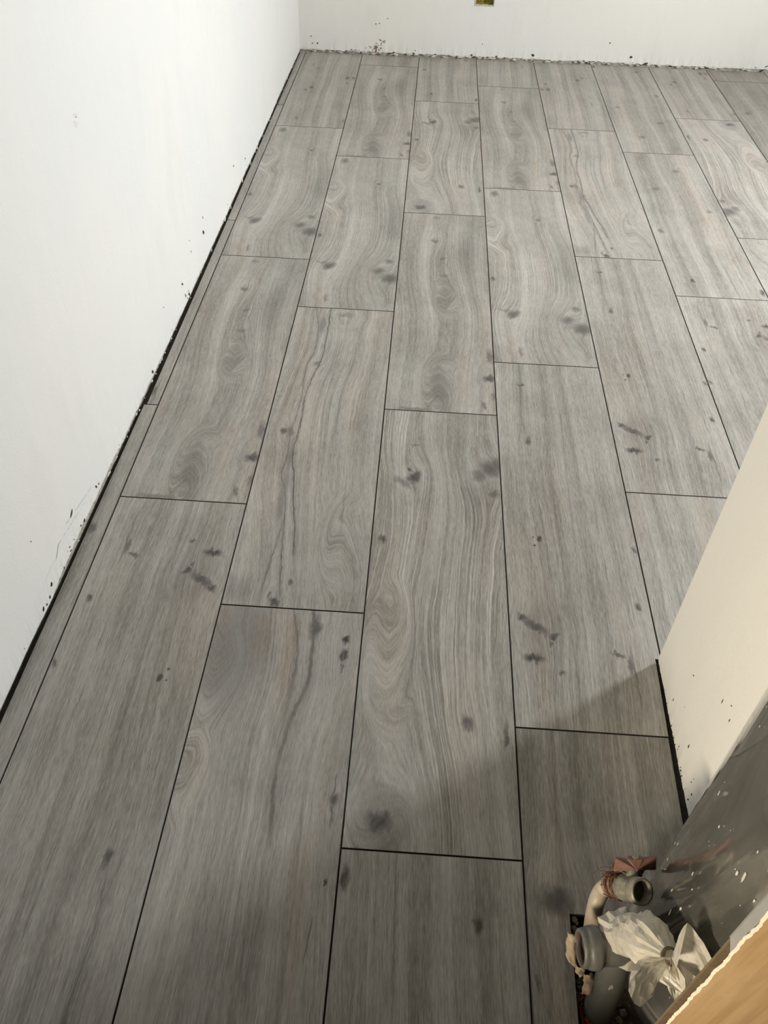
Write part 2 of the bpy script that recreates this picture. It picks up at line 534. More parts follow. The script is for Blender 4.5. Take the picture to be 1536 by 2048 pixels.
def pit_mat():
    g = NT('brown_pit_bottom')
    P = g.pos()
    n = g.noise(P, 30, 4, .65)
    c = g.ramp(n, [(.3, (.045, .029, .017)), (.55, (.11, .072, .044)), (.8, (.17, .12, .08))])
    f = g.noise(P, 190, 2, .5)
    c = g.mix(g.smooth(f, .66, .72), c, (.30, .27, .22))
    g.p(color=c, rough=.85)
    g.bump(n, .6, .01)
    return g.mat


bm = bmesh.new()
nx, ny = 40, 34
rows = []
for j in range(ny + 1):
    r = []
    for i in range(nx + 1):
        x = x0 + (x1 - x0) * i / nx
        y = y0 + (y1 - y0) * j / ny
        e = min(i, nx - i, j, ny - j)
        z = -.050 + .008 * fbm(x * 22, y * 22, 3)
        if e == 0:
            z = -.0085
        r.append(bm.verts.new((x, y, z)))
    rows.append(r)
for a, b in zip(rows, rows[1:]):
    for i in range(nx):
        bm.faces.new((a[i], a[i + 1], b[i + 1], b[i]))
obj('pit_bottom', bm_mesh('pit_bottom', bm), pit_mat(), floor)


def plank_mesh(name, poly, origin_uv, mat, rot=False):
    """poly: CCW outline in world xy; recessed dark chamfer round the top.  origin_uv = (x of u=0, y of v=0)"""
    n = len(poly)
    ch = .0013

    def inset(dst):
        out = []
        for i in range(n):
            p0, p1, p2 = Vector(poly[i - 1]), Vector(poly[i]), Vector(poly[(i + 1) % n])
            d1 = (p1 - p0).normalized()
            d2 = (p2 - p1).normalized()
            n1 = Vector((-d1.y, d1.x))
            n2 = Vector((-d2.y, d2.x))
            b = n1 + n2
            k = dst / max(.3, (1 + n1.dot(n2)))
            out.append(p1 + b * k)
        return out
    cx = sum(p[0] for p in poly) / n
    cy = sum(p[1] for p in poly) / n
    if name == 'cut':
        cx = cy = 0
    top, rim = inset(ch + .0006), inset(.0006)
    V = [(p.x - cx, p.y - cy, 0) for p in top] + [(p.x - cx, p.y - cy, -ch) for p in rim] + [(p.x - cx, p.y - cy, -.008) for p in rim]
    F = [list(range(n))]
    for i in range(n):
        j = (i + 1) % n
        F.append((i, n + i, n + j, j))
        F.append((n + i, 2 * n + i, 2 * n + j, n + j))
    F.append(list(range(3 * n - 1, 2 * n - 1, -1)))
    me = mesh_of('plank', V, F)
    me.materials.append(mat)
    me.materials.append(M_groove)
    uv = me.uv_layers.new(name='print')
    for p in me.polygons:
        p.material_index = 0 if p.index == 0 else 1
        for li in p.loop_indices:
            co = me.vertices[me.loops[li].vertex_index].co
            uu = co.x + cx - origin_uv[0]
            vv = origin_uv[1] - (co.y + cy)
            if rot:
                uu, vv = W - uu, L - vv
            uv.data[li].uv = (uu, vv)
    return me, (cx, cy, 0)


YB = 5.263      # far ends of the planks, just short of the back wall
Y1 = 1.100      # near wall of the room (right of the corner)
XR = 3.890      # right wall side
OFF = [4.1098, 5.0766, 4.5372, 4.8086, 4.2385, 3.983, 4.4569, 5.075, 4.70, 4.30, 4.00, 4.56]
PRINTS = {  # column: prints from the back wall on; 'r' = turned round
    0: ['P10', 'P1', 'P3', 'P6r', 'P8', 'P4'], 1: ['P8', 'P3', 'P1', 'P4', 'P7', 'P2'], 2: ['P8r', 'P2', 'P3', 'P2', 'P8', 'P3'],
    3: ['P10r', 'P3', 'P1', 'P6', 'P9', 'P8'], 4: ['P10r', 'P4', 'P6', 'P7r', 'P2'], 5: ['P8', 'P8r', 'P6r', 'P2'], 6: ['P10', 'P2r', 'P4r', 'P1'],
    7: ['P9', 'P9r', 'P3', 'P1'], 8: ['P3', 'P6', 'P1', 'P8'], 9: ['P2', 'P4', 'P8', 'P6'], 10: ['P1', 'P7', 'P6', 'P2'], 11: ['P4r', 'P3', 'P8', 'P9']}
cache = {}


def lay(poly, ouv, pr):
    rot = pr.endswith('r')
    me, loc = plank_mesh('plank', poly, ouv, PMAT[pr.rstrip('r')], rot)
    o = obj('plank', me, None, floor)
    o.location = loc
    return o


def rect(a, b, c, d):
    return [(a, c), (b, c), (b, d), (a, d)]


for ci, off in enumerate(OFF):
    xa, xb = ci * W, (ci + 1) * W
    xb = min(xb, XR)
    k = -1
    y_hi = off + L
    while True:
        lo, hi = y_hi - L, y_hi
        pr = PRINTS[ci][min(k + 1, len(PRINTS[ci]) - 1)]
        ylim = -2.2 if ci < 4 else Y1 + .012
        a, b = max(lo, ylim), min(hi, YB)
        if b - a > .01:
            if ci == 3 and k == 2:                       # ends at the corner wall
                lay([(xa, a), (1.2912, a), (1.2966, 1.090), (1.2966, 1.108), (xb, 1.108), (xb, b), (xa, b)], (xa, hi), pr)
            elif ci == 3 and k == 3:                     # plank with the cut-out for the pipes
                lay([(xa, a), (1.488, a), (1.488, .22), (1.0535, .22), (1.0575, .559), (1.488, .559), (1.488, .690), (1.2835, .690), (1.2902, b), (xa, b)], (xa, hi), pr)
            elif ci == 3 and k > 3:
                lay(rect(xa, 1.488, a, b), (xa, hi), pr)
            elif b - a > L - 1e-4:
                key = pr
                if key not in cache:
                    o = lay(rect(xa, xb, a, b), (xa, hi), pr)
                    if xb - xa > W - 1e-4:
                        cache[key] = o.data
                elif xb - xa > W - 1e-4:
                    o = obj('plank', cache[key], None, floor)
                    o.location = ((xa + xb) / 2, (a + b) / 2, 0)
                else:
                    lay(rect(xa, xb, a, b), (xa, hi), pr)
            else:
                lay(rect(xa, xb, a, b), (xa, hi), pr)
        if lo < ylim:
            break
        y_hi -= L
        k += 1
# narrow strips ripped to fit along the left wall
for i, (ya, yb, xl_a, xl_b, pr) in enumerate([(4.393, YB, -.0345, -.0335, 'P8'), (3.097, 4.393, -.0335, -.0345, 'P3r'), (1.903, 3.097, -.0350, -.0335, 'P6')]):
    lay([(xl_a, ya), (0, ya), (0, yb), (xl_b, yb)], (-W + .04, yb), pr)
lay([(-.0505, .7), (0, .7), (0, 1.903), (-.0425, 1.903), (-.0458, 1.45), (-.0485, 1.15)], (-W, 1.903), 'P8')
lay([(-.048, -2.2), (0, -2.2), (0, .7), (-.048, .7)], (-W, .9), 'P6')


# ------------------------------------------------------------------ walls
def ragged_wall(name, path, zbot, mat, step, s0, s1, z1, inward, holes=None, back=.006, ztop_jag=.07):
    """finish coat with a ragged lower edge over a set-back base coat.
    path(s) -> (x, y) of the wall face; inward: unit vector into the room"""
    bm = bmesh.new()
    n = int((s1 - s0) / step)
    iw = Vector((inward[0], inward[1], 0))
    cols = []
    for i in range(n + 1):
        s = s0 + (s1 - s0) * i / n
        x, y = path(s)
        zb = zbot(s)
        p = Vector((x, y, 0))
        lip = .0022 * fbm(s * 40, 5.5)
        cols.append([bm.verts.new(p - iw * back + Vector((0, 0, zb + .002))), bm.verts.new(p + iw * lip * .3 + Vector((0, 0, zb))),
                     bm.verts.new(p + iw * lip + Vector((0, 0, zb + .008))), bm.verts.new(p + Vector((0, 0, ztop_jag)))])
    for a, b in zip(cols, cols[1:]):
        for k in range(3):
            bm.faces.new((a[k], b[k], b[k + 1], a[k + 1]))
    # upper field
    hs = sorted(holes or [])
    cuts = [s0] + [c for h in hs for c in (h[0], h[1])] + [s1]
    extra = [s0 + (s1 - s0) * i / 40 for i in range(41)]
    cuts = sorted(set(cuts + extra))

    def q(sa, sb, za, zb):
        if zb - za < 1e-5:
            return
        pa, pb = path(sa), path(sb)
        bm.faces.new([bm.verts.new((pa[0], pa[1], za)), bm.verts.new((pb[0], pb[1], za)), bm.verts.new((pb[0], pb[1], zb)), bm.verts.new((pa[0], pa[1], zb))])
    for sa, sb in zip(cuts, cuts[1:]):
        h = next((h for h in hs if sa >= h[0] - 1e-6 and sb <= h[1] + 1e-6), None)
        if h:
            q(sa, sb, ztop_jag, h[2])
            q(sa, sb, h[3], z1)
        else:
            q(sa, sb, ztop_jag, z1)
    o = struct(obj(name, bm_mesh(name, bm, recalc=False), mat))
    bm = bmesh.new()
    pr = None
    for i in range(61):
        s = s0 + (s1 - s0) * i / 60
        x, y = path(s)
        p = Vector((x, y, 0)) - iw * back
        c = (bm.verts.new(p + Vector((0, 0, -.008))), bm.verts.new(p + Vector((0, 0, .10))))
        if pr:
            bm.faces.new((pr[0], c[0], c[1], pr[1]))
        pr = c
    obj('base_coat', bm_mesh('base_coat', bm, recalc=False), M_base, o)
    return o


ZC = 2.6
LWX = [(5.275, -.036), (3.1, -.0395), (1.9, -.047), (1.5, -.0495), (1.17, -.051), (1.08, -.056), (.87, -.057), (-2.2, -.060)]


def lw_path(s):
    return (lerp_tab(LWX, s), s)


def lw_zb(s):
    base = lerp_tab([(.5, .006), (1.10, .006), (1.17, .009), (1.22, .020), (1.60, .021), (1.72, .012), (2.3, .008), (3.2, .010), (4.2, .008), (4.5, .014), (5.3, .007)], s)
    j = .0035 * fbm(s * 9, 1.5) + .003 * fbm(s * 60, 8.5)
    if s < 1.15:
        j *= .35
    return max(.002, base + j)


wall_left = ragged_wall('wall_left', lw_path, lw_zb, M_wall, .006, -2.2, 5.275, ZC, (1, 0))


def bw_path(s):
    return (s, 5.275)


def bw_zb(s):
    return max(.002, .012 + .004 * fbm(s * 5, 4.2) + .005 * fbm(s * 45, 9.1))


SOCK = (.9475, 1.0515, .270, .372)
wall_back = ragged_wall('wall_back', bw_path, bw_zb, M_wallb, .006, -.045, 3.9, ZC, (0, -1), [SOCK])


def sw_path(s):
    return (1.2985 - .010 * (1.104 - s) / .4 * .6, s)


def sw_zb(s):
    return max(.002, .008 + .003 * fbm(s * 14, 2.2) + .003 * fbm(s * 90, 6.1))


wall_corner = ragged_wall('wall_right', sw_path, sw_zb, M_wallc, .004, .70, 1.104, ZC, (-1, 0))
# the other faces of the corner block, the near wall of the room, the niche and the hall
bm = bmesh.new()


def wq(bm, a, b, z0=-.01, z1=ZC):
    bm.faces.new([bm.verts.new((a[0], a[1], z0)), bm.verts.new((b[0], b[1], z0)), bm.verts.new((b[0], b[1], z1)), bm.verts.new((a[0], a[1], z1))])


wq(bm, (1.2985, 1.104), (3.9, 1.104), .006)
obj('room_side', bm_mesh('room_side', bm, recalc=False), M_wall, wall_corner)
bm = bmesh.new()
wq(bm, (1.50, .70), (1.2925, .70))
wq(bm, (1.50, -2.2), (1.50, .70))
struct(obj('wall_niche', bm_mesh('wall_niche', bm, recalc=False), M_bare))
bm = bmesh.new()
wq(bm, (1.52, -2.2), (-.08, -2.2))
struct(obj('wall_front', bm_mesh('wall_front', bm, recalc=False), M_bare))
# far right wall with the window opening
bm = bmesh.new()
X = WIN['x']
wq(bm, (X, 5.30), (X, WIN['y1']))
wq(bm, (X, WIN['y0']), (X, 1.09))
wq(bm, (X, WIN['y1']), (X, WIN['y0']), -.01, WIN['z0'])
wq(bm, (X, WIN['y1']), (X, WIN['y0']), WIN['z1'], ZC)
for a, b, c, d in (((X, WIN['y0'], WIN['z0']), (X, WIN['y1'], WIN['z0']), (X + .15, WIN['y1'], WIN['z0']), (X + .15, WIN['y0'], WIN['z0'])),
                   ((X, WIN['y0'], WIN['z1']), (X, WIN['y1'], WIN['z1']), (X + .15, WIN['y1'], WIN['z1']), (X + .15, WIN['y0'], WIN['z1'])),
                   ((X, WIN['y0'], WIN['z0']), (X, WIN['y0'], WIN['z1']), (X + .15, WIN['y0'], WIN['z1']), (X + .15, WIN['y0'], WIN['z0'])),
                   ((X, WIN['y1'], WIN['z0']), (X, WIN['y1'], WIN['z1']), (X + .15, WIN['y1'], WIN['z1']), (X + .15, WIN['y1'], WIN['z0']))):
    bm.faces.new([bm.verts.new(p) for p in (a, b, c, d)])
struct(obj('wall_far_right', bm_mesh('wall_far_right', bm, recalc=False), M_wall))
bm = bmesh.new()
add_box(bm, -.12, 3.95, -2.25, 5.32, ZC, ZC + .05)
struct(obj('ceiling', bm_mesh('ceiling', bm), M_ceil))
# window: frame and pane
M_frame = simple('white_window_frame', (.78, .78, .76), .35, var=.03)
g = NT('window_glass')
tr = g.n.new('ShaderNodeBsdfTransparent')
gl = g.n.new('ShaderNodeBsdfGlossy')
gl.inputs['Roughness'].default_value = .02
mx = g.n.new('ShaderNodeMixShader')
mx.inputs[0].default_value = .06
g.link(tr.outputs[0], mx.inputs[1])
g.link(gl.outputs[0], mx.inputs[2])
g.link(mx.outputs[0], g.n['Material Output'].inputs[0])
M_glass = g.mat
bm = bmesh.new()
for (a, b, c, d) in ((WIN['y0'], WIN['y0'] + .05, WIN['z0'], WIN['z1']), (WIN['y1'] - .05, WIN['y1'], WIN['z0'], WIN['z1']),
                     (WIN['y0'], WIN['y1'], WIN['z0'], WIN['z0'] + .05), (WIN['y0'], WIN['y1'], WIN['z1'] - .05, WIN['z1'])):
    add_box(bm, X + .09, X + .13, a, b, c, d)
win = struct(obj('window_1', bm_mesh('window_1', bm), M_frame))
bm = bmesh.new()
add_box(bm, X + .107, X + .113, WIN['y0'] + .04, WIN['y1'] - .04, WIN['z0'] + .04, WIN['z1'] - .04)
obj('pane', bm_mesh('pane', bm), M_glass, win)

# opening for a wall socket in the back wall
g = NT('olive_insulation')
n = g.noise(g.pos(), 55, 4, .7, .8)
g.p(color=g.ramp(n, [(.3, (.20, .16, .025)), (.55, (.42, .34, .07)), (.8, (.55, .46, .13))]), rough=.9)
g.bump(n, .8, .01)
M_olive = g.mat
bm = bmesh.new()
a, b, c, d = SOCK
nn = 14
rows = []
for j in range(nn + 1):
    r = []
    for i in range(nn + 1):
        xx, zz = a + (b - a) * i / nn, c + (d - c) * j / nn
        e = min(i, j, nn - i, nn - j)
        yy = 5.275 + (.045 + .008 * fbm(xx * 60, zz * 60) if e else .0005)
        r.append(bm.verts.new((xx, yy, zz)))
    rows.append(r)
for p_, q_ in zip(rows, rows[1:]):
    for i in range(nn):
        bm.faces.new((p_[i], p_[i + 1], q_[i + 1], q_[i]))
so = obj('socket_recess', bm_mesh('socket_recess', bm), M_olive, wall_back)
so['label'] = 'rectangular socket cut-out showing olive yellow insulation'
bm = bmesh.new()          # chipped pale rim of the opening
prev = None
loop = [(a, d), (a, c), (b, c), (b, d)]
pts = []
for (pa, pb) in zip(loop, loop[1:]):
    for k in range(24):
        t = k / 24
        pts.append((pa[0] + (pb[0] - pa[0]) * t, pa[1] + (pb[1] - pa[1]) * t))
pts.append(loop[-1])
mxx, mzz = (a + b) / 2, (c + d) / 2
for (px_, pz_) in pts:
    jx = .0035 + .0018 * fbm(px_ * 90, pz_ * 90)
    ox = px_ + (jx if px_ > mxx else -jx) * (1 if abs(px_ - mxx) > .05 else 0)
    oz = pz_ - (jx if pz_ < c + .002 else 0)
    ix = px_ + (-.003 if px_ > mxx else .003) * (1 if abs(px_ - mxx) > .05 else 0)
    iz = pz_ + (.004 + .004 * fbm(px_ * 120, 3) if pz_ < c + .002 else 0)
    cur = (bm.verts.new((ox, 5.2742, oz)), bm.verts.new((px_, 5.2725, pz_)), bm.verts.new((ix, 5.282, iz)))
    if prev:
        bm.faces.new((prev[0], cur[0], cur[1], prev[1]))
        bm.faces.new((prev[1], cur[1], cur[2], prev[2]))
    prev = cur
obj('chipped_rim', bm_mesh('chipped_rim', bm), M_pale, wall_back)


# ------------------------------------------------------------------ specks, scrapes and crumbs on the walls
def blob(bm, p, n, sx, sy, sz, ang=0.0, seed=0):
    """small flattened lump on a surface with normal n"""
    e1, e2, a = frame(n, (0, 0, 1))
    ca, sa = math.cos(ang), math.sin(ang)
    f1, f2 = e1 * ca + e2 * sa, e2 * ca - e1 * sa
    m = 7
    ring = []
    for k in range(m):
        t = 2 * math.pi * k / m
        r = .7 + .5 * random.random()
        ring.append(bm.verts.new(p + f1 * math.cos(t) * sx * r + f2 * math.sin(t) * sy * r + a * .0003))
    top = [bm.verts.new(p + f1 * math.cos(2 * math.pi * k / m) * sx * .5 + f2 * math.sin(2 * math.pi * k / m) * sy * .5 + a * sz) for k in range(m)]
    for k in range(m):
        j = (k + 1) % m
        bm.faces.new((ring[k], ring[j], top[j], top[k]))
    bm.faces.new(top)


def specks(name, wall, mat, items, n, flat=None):
    bm = bmesh.new()
    for (p, sx, sy, an) in items:
        blob(bm, Vector(p), n, sx, sy, flat or min(sx, sy) * .6, an)
    o = obj(name, bm_mesh(name, bm), mat, wall)
    o['kind'] = 'stuff'
    return o


lwx = lambda y: lerp_tab(LWX, y)
LW = [(1.354, .093, .011, .003, .45), (1.376, .030, .003, .004, 0), (1.40, .024, .005, .003, .5), (1.181, .040, .006, .0035, 1.0), (1.124, .022, .006, .003, 1.0), (1.160, .020, .005, .002, 1.1),
      (1.141, .016, .004, .002, .9), (2.782, .155, .002, .007, .2), (2.763, .110, .006, .009, .3), (2.585, .166, .002, .003, 0), (2.438, .087, .005, .006, .5), (2.455, .035, .003, .008, .1), (2.495, .018, .004, .009, .1),
      (2.225, .126, .002, .003, 0), (2.029, .025, .006, .006, 0), (2.589, .125, .0015, .006, .2), (1.89, .80, .0015, .0015, 0), (1.168, .192, .0018, .0018, 0), (1.505, .040, .003, .006, .4), (1.52, .036, .004, .003, 0),
      (3.32, .12, .004, .004, 0), (3.55, .06, .003, .005, 0), (1.30, .035, .002, .006, 1.2), (1.33, .030, .0015, .003, 1.0), (1.30, .023, .002, .008, 1.2)]
items = [((lwx(y) + .0002, y, z), sx, sy, an) for y, z, sx, sy, an in LW]
for i in range(34):
    y = random.uniform(1.0, 5.1)
    z = lw_zb(y) + abs(random.gauss(.006, .012))
    s = random.uniform(.0007, .0022)
    items.append(((lwx(y) + .0004, y, z), s, s * random.uniform(.5, 2.2), random.uniform(-1, 1)))
specks('dark_specks', wall_left, M_crumb, items, (1, 0, 0))
# two thin scrape lines on the left wall
items = []
for (ya, za, yb, zb, w_) in ((1.475, .062, 1.32, .093, .0008), (1.42, .062, 1.26, .085, .0006), (1.26, .085, 1.235, .068, .0006)):
    for k in range(14):
        if random.random() < .2:
            continue
        t = k / 13
        y = ya + (yb - ya) * t
        items.append(((lwx(y) + .0002, y, za + (zb - za) * t + random.uniform(-.001, .001)), .007, w_, math.atan2(zb - za, yb - ya)))
M_scr = simple('grey_scrape', (.42, .41, .39), .8, var=.2)
specks('scrape_marks', wall_left, M_scr, items, (1, 0, 0), .00035)
# faint smudge with fingerprints higher up
items = [((lwx(1.89), 1.895 + random.uniform(-.022, .022), .80 + random.uniform(-.018, .014)), .004, .003, 0) for _ in range(14)]
M_sm = simple('faint_grey_smudge', (.70, .695, .67), .8, var=.03)
specks('faint_smudge', wall_left, M_sm, items, (1, 0, 0), .00032)

BW = [(.031, .081, .008, .004), (.038, .045, .008, .004), (.067, .046, .006, .007), (.262, .019, .008, .005), (.271, .014, .007, .005), (.401, .157, .004, .006), (.421, .160, .006, .004), (.466, .186, .005, .004),
      (.346, .032, .006, .003), (.953, .019, .010, .009), (.968, .010, .012, .008), (1.096, .018, .009, .007), (1.303, .033, .013, .012), (1.856, .046, .012, .009), (1.723, .113, .005, .006), (1.009, .079, .004, .004),
      (1.65, .010, .010, .013), (1.944, .014, .022, .008), (2.286, .010, .030, .005), (2.605, .006, .018, .010), (2.564, .022, .010, .003), (2.623, .028, .016, .004), (.62, .014, .012, .007), (.63, .03, .003, .008), (1.62, .008, .02, .006)]
items = [((x, 5.2745, z), sx * .75, sy * .65, random.uniform(-.5, .5)) for x, z, sx, sy in BW]
for i in range(60):
    x = random.uniform(0, 3.0)
    s = random.uniform(.001, .0034)
    items.append(((x, 5.2735, max(.002, abs(random.gauss(.008, .006)))), s * random.uniform(1, 3.5), s * .8, random.uniform(-.3, .3)))
specks('dark_specks', wall_back, M_crumb, items, (0, -1, 0))
items = [((.41 + random.gauss(0, .016), 5.2745, .045 + random.gauss(0, .02)), random.uniform(.002, .008), random.uniform(.0015, .005), random.uniform(-1, 1)) for _ in range(18)]
items += [((.455 + random.gauss(0, .01), 5.2745, .068 + random.gauss(0, .006)), .004, .003, 0) for _ in range(6)]
items += [((.402 + random.gauss(0, .004), 5.2745, .012 + .006 * k), .006, .005, 0) for k in range(6)]
specks('brown_smear', wall_back, M_smear, items, (0, -1, 0))
# pale plaster crumbs and flakes lying in the joint of the back wall
items = []
for i in range(130):
    x = random.uniform(-.03, 2.9)
    s = random.uniform(.0015, .005)
    items.append(((x, 5.2715 - random.random() * .004, max(.003, random.gauss(.010, .004))), s * random.uniform(1.5, 5), s, random.uniform(-.2, .2)))
specks('pale_flakes', wall_back, M_pale, items, (0, -1, .4))
items = []
for i in range(60):
    y = random.uniform(1.2, 5.2)
    s = random.uniform(.001, .003)
    items.append(((lwx(y) + .002, y, max(.003, lw_zb(y) - .004 + random.gauss(0, .003))), s * random.uniform(1, 5), s, random.uniform(-.4, .4)))
specks('pale_flakes', wall_left, M_pale, items, (1, 0, .3))

SWL = [(.946, .175, .003, .0016, .6), (.828, .270, .0014, .0065, .1), (.974, .050, .0015, .006, .2), (.785, .279, .0015, .004, 0), (.852, .080, .0018, .006, .05), (.837, .015, .003, .002, .5), (.791, .057, .0018, .0018, 0), (.772, .046, .0022, .0022, 0), (.789, .072, .0013, .0013, 0), (.70 + .1, .30, .003, .0012, .7), (.925, .10, .0012, .0012, 0), (.88, .03, .0015, .0025, 0)]
items = [((sw_path(y)[0] - .0002, y, z), sx, sy, an) for y, z, sx, sy, an in SWL]
for i in range(24):
    y = random.uniform(.74, 1.03)
    z = sw_zb(y) + abs(random.gauss(.003, .006))
    s = random.uniform(.0005, .0018)
    items.append(((sw_path(y)[0] - .0005, y, z), s, s * random.uniform(.6, 3), random.uniform(-.6, .6)))
specks('dark_specks', wall_corner, M_crumb, items, (-1, 0, 0))


# ------------------------------------------------------------------ big grey pipe in the niche
def pipe_mat(name, col, rough, spl=.68, coat=.0, dust=.35):
    g = NT(name)
    P = g.pos()
    n = g.noise(P, 7, 4, .6)
    c = g.ramp(n, [(.3, tuple(x * .8 for x in col)), (.7, tuple(x * 1.2 for x in col))])
    mp = g.n.new('ShaderNodeMapping')
    mp.inputs['Scale'].default_value = (1, 1, .28)
    g.link(P, mp.inputs[0])
    f = g.noise(mp.outputs[0], 95, 2, .5)
    c = g.mix(g.smooth(f, spl, spl + .035, 0, .9), c, (.46, .43, .36))
    d = g.noise(P, 22, 5, .7)
    c = g.mix(g.smooth(d, .48, .8, 0, dust), c, (.24, .225, .19))
    g.p(color=c, rough=g.mad(g.smooth(d, .4, .75), .22, rough), spec=.6, coat=coat, coat_rough=.05)
    return g.mat


M_bigpipe = pipe_mat('glossy_dark_grey_pipe', (.088, .087, .076), .10, .735, .8, .18)
M_waste = pipe_mat('dusty_grey_plastic', (.10, .10, .088), .42, .72, 0, .55)
M_rim = pipe_mat('grey_rim', (.27, .26, .225), .35, .72, 0, .8)
PC = Vector((1.291, .495, 0))
PRAD = .150
stack = thing('drain_stack', 'thick glossy dark grey vertical pipe with white paint spatter in the niche', 'pipe', (PC.x, PC.y, -.02))
bm = bmesh.new()
revolve(bm, (0, 0, 0), (0, 0, 1), [(.034, PRAD - .002), (.036, PRAD - .001), (2.6, PRAD - .001)], 96)
put(obj('pipe_body', bm_mesh('pipe_body', bm, True), M_bigpipe), stack).location = (PC.x, PC.y, -.02)
bm = bmesh.new()
revolve(bm, (0, 0, 0), (0, 0, 1), [(-.035, PRAD - .006), (.0, PRAD - .004), (.014, PRAD + .001), (.020, PRAD + .003), (.026, PRAD + .002), (.028, PRAD - .004), (.031, PRAD - .004), (.034, PRAD + .0005), (.040, PRAD + .0015), (.047, PRAD + .0005), (.048, PRAD - .003)], 96)
put(obj('rim_ring', bm_mesh('rim_ring', bm, True), M_rim), stack).location = (PC.x, PC.y, -.02)
# spatter blobs
bm = bmesh.new()
random.seed(21)
for i in range(70):
    th = random.uniform(math.radians(150), math.radians(262))
    z = random.uniform(.05, .95)
    nrm = Vector((math.cos(th), math.sin(th), 0))
    s = random.choice([.0006, .0008, .0010, .0012, .0016])
    blob(bm, PC + nrm * (PRAD - .0008) + Vector((0, 0, z)), nrm, s, s * random.uniform(1, 3.8), .0006, random.uniform(-.15, .15))
for th, z, s, l in ((207, .50, .0020, .011), (186, .38, .0013, .006), (188, .26, .0015, .010), (221, .40, .0009, .004), (205, .56, .0009, .004), (199, .67, .0008, .004)):
    th = math.radians(th)
    nrm = Vector((math.cos(th), math.sin(th), 0))
    blob(bm, PC + nrm * (PRAD - .0008) + Vector((0, 0, z)), nrm, s, l, .0006, .12)
M_paint = simple('dried_white_paint', (.50, .47, .40), .7, var=.2)
sp_ = put(obj('paint_spatter', bm_mesh('paint_spatter', bm), M_paint), stack)
sp_['kind'] = 'stuff'

# ------------------------------------------------------------------ grey waste pipe with the open branch socket
waste = thing('waste_pipe', 'dusty grey plastic waste pipe with an open side socket rising from the cut-out', 'pipe', (1.09, .42, -.05))
bm = bmesh.new()
tube(bm, spline([(1.086, .412, -.075), (1.090, .420, -.02), (1.094, .432, .04), (1.096, .450, .095), (1.097, .466, .14), (1.099, .470, .18)], 6), .0235, 24)
put(obj('riser', bm_mesh('riser', bm, True), M_waste), waste)
SO = Vector((1.036, .458, .142))
SA = Vector((1, .10, -.03)).normalized()
bm = bmesh.new()
revolve(bm, SO, SA, [(.050, .0215), (.004, .0225), (.0, .0235), (-.0005, .0255), (.0015, .0275), (.006, .0285), (.009, .0275), (.011, .0300), (.016, .0312), (.024, .0315), (.028, .0300), (.030, .0268), (.040, .0262), (.044, .0268), (.070, .0265), (.082, .022)], 32)
put(obj('branch_socket', bm_mesh('branch_socket', bm, True), M_waste), waste)
bm = bmesh.new()
revolve(bm, SO + SA * .03, SA, [(0, .0), (.0, .022)], 24)
M_black = simple('black_inside', (.012, .010, .009), .8, var=.1)
put(obj('socket_inside', bm_mesh('socket_inside', bm), M_black), waste)
bm = bmesh.new()
revolve(bm, SO, SA, [(.001, .0232), (.003, .0208), (.007, .0204), (.010, .0222)], 28)
M_rub = simple('brown_rubber_seal', (.075, .045, .030), .6, var=.3)
put(obj('rubber_seal', bm_mesh('rubber_seal', bm, True), M_rub), waste)


def patch(pts_w, pts_h, fn):
    bm = bmesh.new()
    rows = [[bm.verts.new(fn(i / pts_w, j / pts_h)) for i in range(pts_w + 1)] for j in range(pts_h + 1)]
    for a, b in zip(rows, rows[1:]):
        for i in range(pts_w):
            bm.faces.new((a[i], a[i + 1], b[i + 1], b[i]))
    return bm


M_tape = simple('torn_masking_tape', (.42, .33, .22), .75, var=.2, scale=70)
E1, E2, E3 = ROT.col[0].copy(), ROT.col[1].copy(), ROT.col[2].copy()   # right / up / back directions used to lay out small parts


def ray(pxx, pyy, z):
    """place on the ray through a photo position at height z (used once to measure the pipe work)"""
    d = ROT @ Vector(((pxx - 768) / 1669.45, -(pyy - 1024) / 1669.45, -1))
    return CAM + d * ((z - CAM.z) / d.z)


def torn(name, quad, parent, mat, amp=.003, seed=0):
    a, b, c, d = [Vector(p) for p in quad]        # a-b top edge, d-c bottom edge
    nrm = (b - a).cross(d - a).normalized()

    def fn(s, t):
        p = (a * (1 - s) + b * s) * (1 - t) + (d * (1 - s) + c * s) * t
        ed = amp * fbm(t * 5 + seed, s * 2, seed)
        p += (b - a).normalized() * ed * (1 if s in (0, 1) else .3)
        p += (d - a).normalized() * amp * fbm(s * 5 + seed + 9, t, seed) * (1 if t in (0, 1) else .3)
        return p + nrm * (.004 * fbm(s * 3 + seed, t * 3, 2.0) - .006 * math.sin(s * 3.1))
    bm = patch(8, 12, fn)
    o = obj(name, bm_mesh(name, bm, True), mat)
    sm = o.modifiers.new('thickness', 'SOLIDIFY')
    sm.thickness = .0007
    return put(o, parent)


torn('tape_scrap', [ray(1136, 1863, .120), ray(1153, 1872, .128), ray(1152, 1938, .100), ray(1131, 1905, .105)], waste, M_tape, .0025, 1)
torn('tape_scrap', [ray(1150, 1925, .105), ray(1171, 1935, .11), ray(1166, 1952, .085), ray(1151, 1937, .09)], waste, M_tape, .002, 4)
torn('tape_scrap', [ray(1168, 1945, .075), ray(1182, 1946, .08), ray(1196, 1972, .045), ray(1164, 1990, .03)], waste, M_tape, .003, 7)

